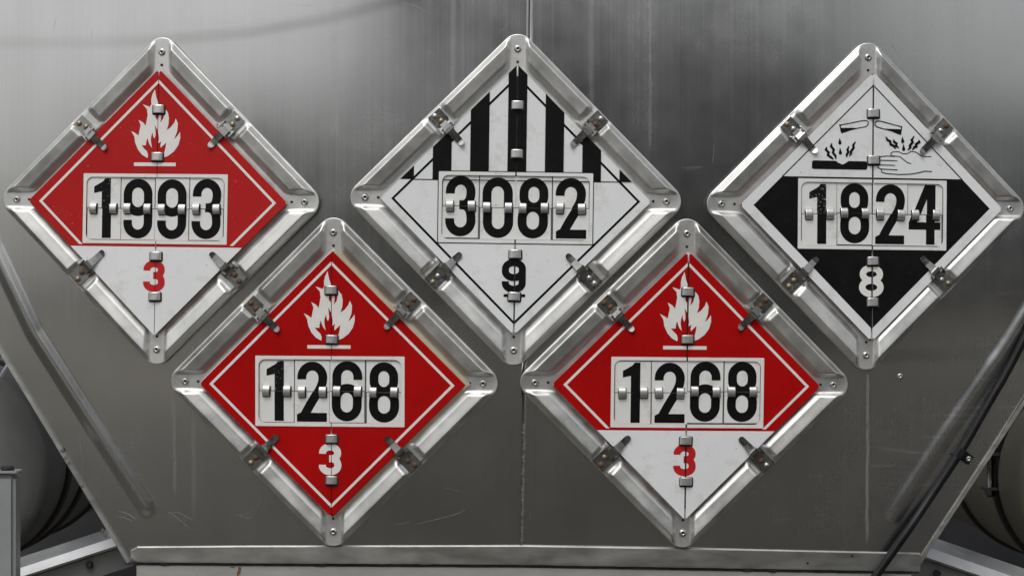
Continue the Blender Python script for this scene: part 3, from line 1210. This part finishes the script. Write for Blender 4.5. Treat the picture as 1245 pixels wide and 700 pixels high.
    rod = link('hinge_rod', mesh('hinge_rod', *tube([p0, p0.lerp(p1, .5), p1], .0012, 8)), M['ring'], e, True)
    return e


# ---- artwork
def upper_split(y):
    return lambda d: clip_poly(d, 0, -1, -y)


def art_flammable(full):
    def art(pr, wx, wy, ww, wh, rp):
        yb = wy - wh / 2 - 1.2          # where the white lower field starts
        o_, i_ = diamond(150.5), diamond(146.0)
        if full:
            pr('border_line', [[o_, i_]], 'white_print', .00018)
        else:
            a = [p for p in ((150.5, 0), (0, 150.5), (-150.5, 0))]
            ring = [(150.5 + yb, yb), (150.5, 0), (0, 150.5), (-150.5, 0), (-150.5 - yb, yb), (-146 - yb, yb), (-146, 0), (0, 146), (146, 0), (146 + yb, yb)]
            pr('border_line', [[ring]], 'white_print', .00018)
            low = clip_poly(diamond(rp - .4), 0, 1, yb - 2.4)
            pr('white_field', [[low]], 'white', .00018)
        pr('flame_symbol', flame(-3.0, 95.5, 1.01), 'white_print', .00024)
        pr('flame_bar', [[[(-29.5, 44), (23.5, 44), (23.5, 48.3), (-29.5, 48.3)]]], 'white_print', .00024)
        pr('class_digit', digit('3', 27.5, 39, 8.6, -1.5, -91), 'white_print' if full else 'red_print', .00036)
    return art


def art_nine(pr, wx, wy, ww, wh, rp):
    yb = 23.5
    st = []
    for k in range(-3, 4):
        x0, x1 = k * 45.3 - 11.4 + .8, k * 45.3 + 11.4 + .8
        d = diamond(rp - .3)
        d = clip_poly(d, 0, -1, -yb)
        d = clip_poly(d, -1, 0, -x0)
        d = clip_poly(d, 1, 0, x1)
        wl, wr, wt = wx - ww / 2, wx + ww / 2, wy + wh / 2
        for part in (clip_poly(d, 0, -1, -wt), clip_poly(clip_poly(d, 0, 1, wt), 1, 0, wl), clip_poly(clip_poly(d, 0, 1, wt), -1, 0, -wr)):
            if len(part) > 2 and abs(area2(part)) > .5:
                st.append([part])
    pr('black_stripes', st, 'black', .0003)
    pr('border_line', [[diamond(151), diamond(147.0)]], 'black', .00018)
    y = yb
    pr('divider_line', [[[(-150 + y + 2, y - .9), (150 - y - 2, y - .9), (150 - y - 2, y + .4), (-150 + y + 2, y + .4)]]], 'black', .00016)
    pr('window_outline', [[rrect(wx, wy, ww + 2.2, wh + 2.2, 1, 1), rrect(wx, wy, ww - .4, wh - .4, .6, 1)]], 'black', .00036)
    pr('class_digit', digit('9', 29, 41, 8.6, -1.0, -92), 'black', .00042)
    pr('underline', [[[(-13, -117.5), (13, -117.5), (13, -114), (-13, -114)]]], 'black', .00042)


def art_corrosive(pr, wx, wy, ww, wh, rp):
    yt = wy + wh / 2 + 2.2
    low = clip_poly(diamond(149.5), 0, 1, yt)
    pr('black_field', [[low, rrect(wx, wy, ww - 3, wh - 3, 1, 1)]], 'black', .00018)
    ring = [(150.0 - yt, yt), (0, 150.0), (-150.0 + yt, yt), (-148 + yt, yt), (0, 148), (148 - yt, yt)]
    pr('border_line', [[ring]], 'black', .00018)
    pr('class_digit', digit('8', 31, 40, 8.0, -1, -91), 'white_print', .0003)

    def T(l):            # crop pixels x 6.361 -> placard-local
        return [((x - 577) / 6.361 * 1.02, (415 - y) / 6.361 + 76.5) for x, y in l]
    k = 1 / 6.361
    tubes = []
    for sg in (-1, 1):
        def mm(l):
            return T([((577 + sg * (x - 577)) if sg > 0 else x, y) for x, y in l])
        if sg < 0:
            body = [(322, 268), (400, 252), (495, 231), (522, 230), (539, 243), (536, 264), (518, 279), (470, 288), (400, 305), (345, 326)]
            liq = [(318, 291), (478, 288), (400, 306), (348, 323), (333, 337), (324, 326)]
            lip = [(307, 266), (330, 262), (331, 271), (320, 276), (335, 330), (322, 326), (312, 280)]
        else:
            body = [(800, 272), (730, 256), (640, 233), (612, 231), (592, 242), (590, 262), (606, 278), (650, 290), (720, 306), (782, 330)]
            liq = [(648, 290), (803, 292), (797, 340), (778, 328), (720, 308)]
            lip = [(790, 270), (806, 268), (805, 285), (797, 340), (785, 330), (798, 280)]
        tubes.append(stroke(T(body), 1.25, False))
        tubes.append([T(liq)])
        tubes.append([T(lip)])
    pr('test_tubes', tubes, 'black', .00024)
    drops = []
    for cx, cy, h in ((316, 400, 52), (320, 477, 56), (811, 378, 52), (819, 438, 56)):
        r = 13
        d = arc(cx, cy + h * .18, r, r * 1.05, -20, 200, 10)
        drops.append([T([(x, y) for x, y in d] + [(cx - 3, cy - h * .6)])])
    pr('acid_drops', drops, 'black', .00024)
    wv = []
    for a in ([(212, 442), (206, 462), (228, 485), (222, 505), (250, 525), (268, 538)], [(252, 412), (246, 435), (268, 462), (262, 485), (282, 510), (286, 536)],
              [(386, 432), (376, 460), (382, 480), (370, 500), (370, 520)], [(438, 396), (420, 425), (424, 445), (402, 475), (404, 490), (390, 512)],
              [(676, 352), (690, 378), (712, 390), (716, 412), (742, 425), (756, 446)], [(738, 372), (742, 392), (762, 405), (758, 422), (780, 440)],
              [(902, 342), (882, 375), (890, 392), (868, 420), (872, 434), (852, 455)], [(938, 373), (944, 388), (915, 408), (920, 424), (900, 432), (888, 452)]):
        p = T(a)
        n = len(p)
        wv.append(stroke(p, [1.2] + [3.1] * (n - 2) + [1.2]))
    pr('fume_lines', wv, 'black', .00024)
    bar = T([(108, 548), (285, 548), (303, 562), (322, 570), (336, 577), (352, 571), (368, 560), (388, 548), (522, 548), (533, 558), (533, 604), (522, 615), (108, 615), (98, 605), (98, 558)])
    pr('corroded_bar', [[bar]], 'black', .00024)
    hand = []
    for a in ([(1040, 500), (1000, 503), (960, 498), (920, 470), (880, 463), (850, 482), (815, 484), (780, 468), (735, 470), (716, 484), (722, 500), (750, 503), (790, 506), (820, 530), (850, 552), (880, 560)],
              [(750, 506), (690, 504), (640, 508), (625, 520), (632, 536)], [(632, 538), (700, 538), (770, 541)], [(632, 540), (612, 556), (614, 572), (640, 574), (752, 575)],
              [(616, 576), (618, 596), (640, 606), (700, 608), (772, 610)], [(642, 610), (646, 630), (680, 640), (780, 646), (870, 642), (930, 632), (985, 616), (1045, 618)]):
        hand.append(stroke(T(a), 1.1))
    pr('hand_outline', hand, 'black', .00024)


W_, Cm, Rd = 'white', 'cream', 'red'
holder(194.0, 244, 0.85, (.997, .998), 'red and white flame placard reading 1993, with a worn first digit and white lower half', '1993', '3',
       dict(seed=3, base='red_faded', art=art_flammable(False), rust=(0, 0, 1, 1), off=(-1.5, -2), warp=(.15, .25), gap=.35, worn=((0, '1'),), stack=((0, 0, 162, W_), (1, 0, 161, Cm), (-1, -.5, 162, W_))))
holder(627, 242.5, 0.8, (1, 1), 'white placard numbered 3082 with black vertical stripes in metal frame', '3082', '9',
       dict(seed=5, base='white', art=art_nine, rust=(1, 0, 0, 0), off=(0, -1), wx=3.5, ww=187, warp=(.2, .35), gap=.9, stack=((0, 0, 162, W_), (-1, 0, 163, W_))))
holder(1054.0, 250.7, 0.6, (.997, .998), 'white and black corrosive placard numbered 1824 with hand symbol in metal frame', '1824', '8',
       dict(seed=8, base='white', art=art_corrosive, rust=(1, 0, 0, 0), off=(5, -1), rp=166, warp=(.3, .3), gap=1.0, wx=8.5, ww=188, wear='black_worn', worn=((0, '1'),), stack=((0, 0, 164.5, Rd), (1, 0, 163, W_))))
holder(405.5, 464.5, 0.25, (1, .997), 'entirely red flammable placard numbered 1268 with white flame in metal frame', '1268', '3',
       dict(seed=13, base='red', art=art_flammable(True), rust=(1, 1, 1, 1), off=(-1.5, -2.5), rp=162.6, warp=(.2, .3), gap=.4, worn=((0, '1'),),
            stack=((4.0, .8, 166, Cm), (1.5, 2, 164, W_), (4.2, 1.2, 164, Cm), (1, .5, 162.5, Rd))))
holder(832.5, 466, 0.6, (1, .997), 'red and white flame placard reading 1268, between the striped placard and bottom rail', '1268', '3',
       dict(seed=21, base='red', art=art_flammable(False), rust=(1, 1, 1, 1), off=(1.5, -2), warp=(.35, .35), gap=.9, wx=6, ww=187, stack=((0, 0, 162, Rd), (1.2, .5, 163, Cm), (-.5, 0, 162.5, W_))))


# ------------------------------------------------------------ behind the sheet: side tanks, brackets, post, chassis
def side_tank(cx, cz, r, y0, y1, m, label, bands, name='side_tank'):
    e = bpy.data.objects.new(name, None)
    COL.objects.link(e)
    e.location = (cx, (y0 + y1) / 2, cz - r)
    tag(e, label, 'tank')
    L_ = (y1 - y0) / 2
    n = 72
    prof = [(0.001, -L_ - r * .35), (r * .5, -L_ - r * .28), (r * .8, -L_ - r * .16), (r * .95, -L_ - r * .05), (r, -L_)] + \
           [(r, -L_ + 2 * L_ * i / 24) for i in range(1, 24)] + [(r, L_), (r * .95, L_ + r * .05), (r * .5, L_ + r * .28), (.001, L_ + r * .35)]
    vs_, fs = [], []
    for rr, y in prof:
        for i in range(n):
            a = 2 * math.pi * i / n
            vs_.append((rr * math.cos(a), y, r + rr * math.sin(a)))
    for k in range(len(prof) - 1):
        for i in range(n):
            j = (i + 1) % n
            fs.append((k * n + i, k * n + j, (k + 1) * n + j, (k + 1) * n + i))
    link('shell', mesh('shell', vs_, fs), m, e, True)
    for y in bands:
        vs_, fs = [], []
        pr = [(r - .002, -.014), (r + .006, -.014), (r + .006, .014), (r - .002, .014)]
        for rr, yy in pr:
            for i in range(n):
                a = 2 * math.pi * i / n
                vs_.append((rr * math.cos(a), y - e.location.y + yy, r + rr * math.sin(a)))
        for k in range(3):
            for i in range(n):
                j = (i + 1) % n
                fs.append((k * n + i, (k + 1) * n + i, (k + 1) * n + j, k * n + j))
        link('strap', mesh('strap', vs_, fs), M['strap'], e)
    return e


cL = W(-42, 560, y=.45)
tl = side_tank(cL.x, cL.z, .178, .28, 1.25, M['tank'], 'dark grey cylindrical side tank behind the grey post', (.45, .60, .85))
cR = W(1336, 578, y=.45)
trr = side_tank(cR.x, cR.z, .178, .28, 1.25, M['tank_olive'], 'olive grey cylindrical side tank with a bolted strap clamp', (.45, .80))
# bolted clamp on the right strap
bm = bmesh.new()
q = W(1204, 572, y=.45) - trr.location
for dz in (.030, -.030):
    box_bm(bm, q.x - .014, q.x + .034, q.y - .016, q.y + .012, q.z + dz - .0025, q.z + dz + .0025, .0008)
link('clamp_lug', done(bm, 'clamp_lug'), M['clip_rusty'], trr)
bv = [q + Vector((0, 0, .042)), q + Vector((0, 0, 0)), q + Vector((0, 0, -.045))]
link('clamp_bolt', mesh('clamp_bolt', *tube([bv[0] + Vector((0, .0001 * i, 0)) for i in (0,)] + bv[1:], .0055, 10)), M['clip_rusty'], trr, True)
for dz in (.037, -.037):
    bm = bmesh.new()
    bmesh.ops.create_cone(bm, cap_ends=True, segments=6, radius1=.010, radius2=.010, depth=.009, matrix=Matrix.Translation(q + Vector((0, 0, dz))))
    link('clamp_nut', done(bm, 'clamp_nut'), M['clip_rusty'], trr)


def bracket(pts_top, w1, w2, label, bolts):
    """sloping fender bracket: bright upper flange, step, darker lower web with bolts; pts_top pixel ends at depth .12"""
    e = bpy.data.objects.new('fender_bracket', None)
    COL.objects.link(e)
    a, b = W(*pts_top[0], y=.16), W(*pts_top[1], y=.16)
    e.location = (a + b) / 2 - Vector((0, 0, .05))
    tag(e, label, 'bracket')
    d = (b - a).normalized()
    nn = Vector((d.z, 0, -d.x))
    if nn.z > 0:
        nn = -nn

    def prism(prof, name, m):
        vs_, fs = [], []
        for end in (a, b):
            for t, y in prof:
                vs_.append(end + nn * t + Vector((0, y, 0)) - e.location)
        n = len(prof)
        for k in range(n):
            fs.append((k, (k + 1) % n, n + (k + 1) % n, n + k))
        fs.append(tuple(range(n))[::-1])
        fs.append(tuple(n + k for k in range(n)))
        me = mesh(name, vs_, fs)
        bm = bmesh.new()
        bm.from_mesh(me)
        bmesh.ops.recalc_face_normals(bm, faces=bm.faces)
        bm.to_mesh(me)
        bm.free()
        return link(name, me, m, e)
    prism([(0, .06), (w1 * .5, 0), (w1, -.012), (w1 + .004, -.006), (w1 * .6, .06)], 'upper_flange', M['bracket'])
    prism([(w1 + .006, .0), (w1 + .012, .004), (w1 + w2, .010), (w1 + w2, .05), (w1 + .006, .05)], 'lower_web', M['post'])
    vs2, fs2 = lathe([(.006, 0), (.006, .005), (.0035, .007)], 8)
    bm_ = mesh('bolt', vs2, fs2)
    for t, k in bolts:
        o = link('bolt', bm_, M['strap'], e)
        o.location = a.lerp(b, t) + nn * (w1 + w2 * k) + Vector((0, .004, 0)) - e.location
    return e


bracket(((-60, 707), (146, 640)), .026, .040, 'pale sloping fender bracket beside the grey post', ((.43, .45), (.77, .42)))
bracket(((1132, 654), (1330, 722)), .030, .040, 'pale sloping fender bracket below the olive side tank', ((.10, .5), (.37, .5)))

# grey post in front at the left edge
post = bpy.data.objects.new('post', None)
COL.objects.link(post)
pa, pb = W(-40, 577, y=-.02), W(18, 720, y=-.02)
post.location = ((pa.x + pb.x) / 2, .0, GZ)
tag(post, 'plain grey painted square post with a cap beside the trailer', 'post')
bm = bmesh.new()
hw = (pb.x - pa.x) / 2
box_bm(bm, -hw, hw, -.02, .022, 0, pa.z - GZ, .006)
link('shaft', done(bm, 'shaft'), M['post'], post)
bm = bmesh.new()
box_bm(bm, -hw - .004, hw + .003, -.022, .024, pa.z - GZ + .0012, pa.z - GZ + .0052, .0015)
link('cap', done(bm, 'cap'), M['post'], post)
vs_, fs = lathe([(.010, 0), (.011, .004), (.008, .007)], 14)
o = link('cap_plug', mesh('cap_plug', [(x, z, -y + 0) for x, y, z in vs_], fs), M['hole'], post, True)
o.location = (hw - .016, .0, pa.z - GZ + .0052)

# dark chassis bulkhead far behind, with a diagonal brace
ch = bpy.data.objects.new('chassis_bulkhead', None)
COL.objects.link(ch)
ch.location = (0, 1.5, GZ + .5)
tag(ch, 'dark steel chassis bulkhead in the shade behind the side tanks', 'bulkhead')
bm = bmesh.new()
box_bm(bm, -1.35, 1.35, 0, .05, 0, 1.9, .01)
link('plate', done(bm, 'plate'), M['chassis'], ch)
for sx in (-1, 1):
    a, b = W(1 if sx < 0 else 1262, 458, y=.22) - ch.location, W(40 if sx < 0 else 1215, 395, y=.22) - ch.location
    link('brace', mesh('brace', *tube([a, (a + b) / 2, b], .004, 8)), M['bracket'], ch, True)
for sx in (-1, 1):
    bm = bmesh.new()
    box_bm(bm, sx * .40 - .04, sx * .40 + .04, -1.4, -.002, .35, .55, .005)
    link('chassis_rail', done(bm, 'chassis_rail'), M['chassis'], ch)
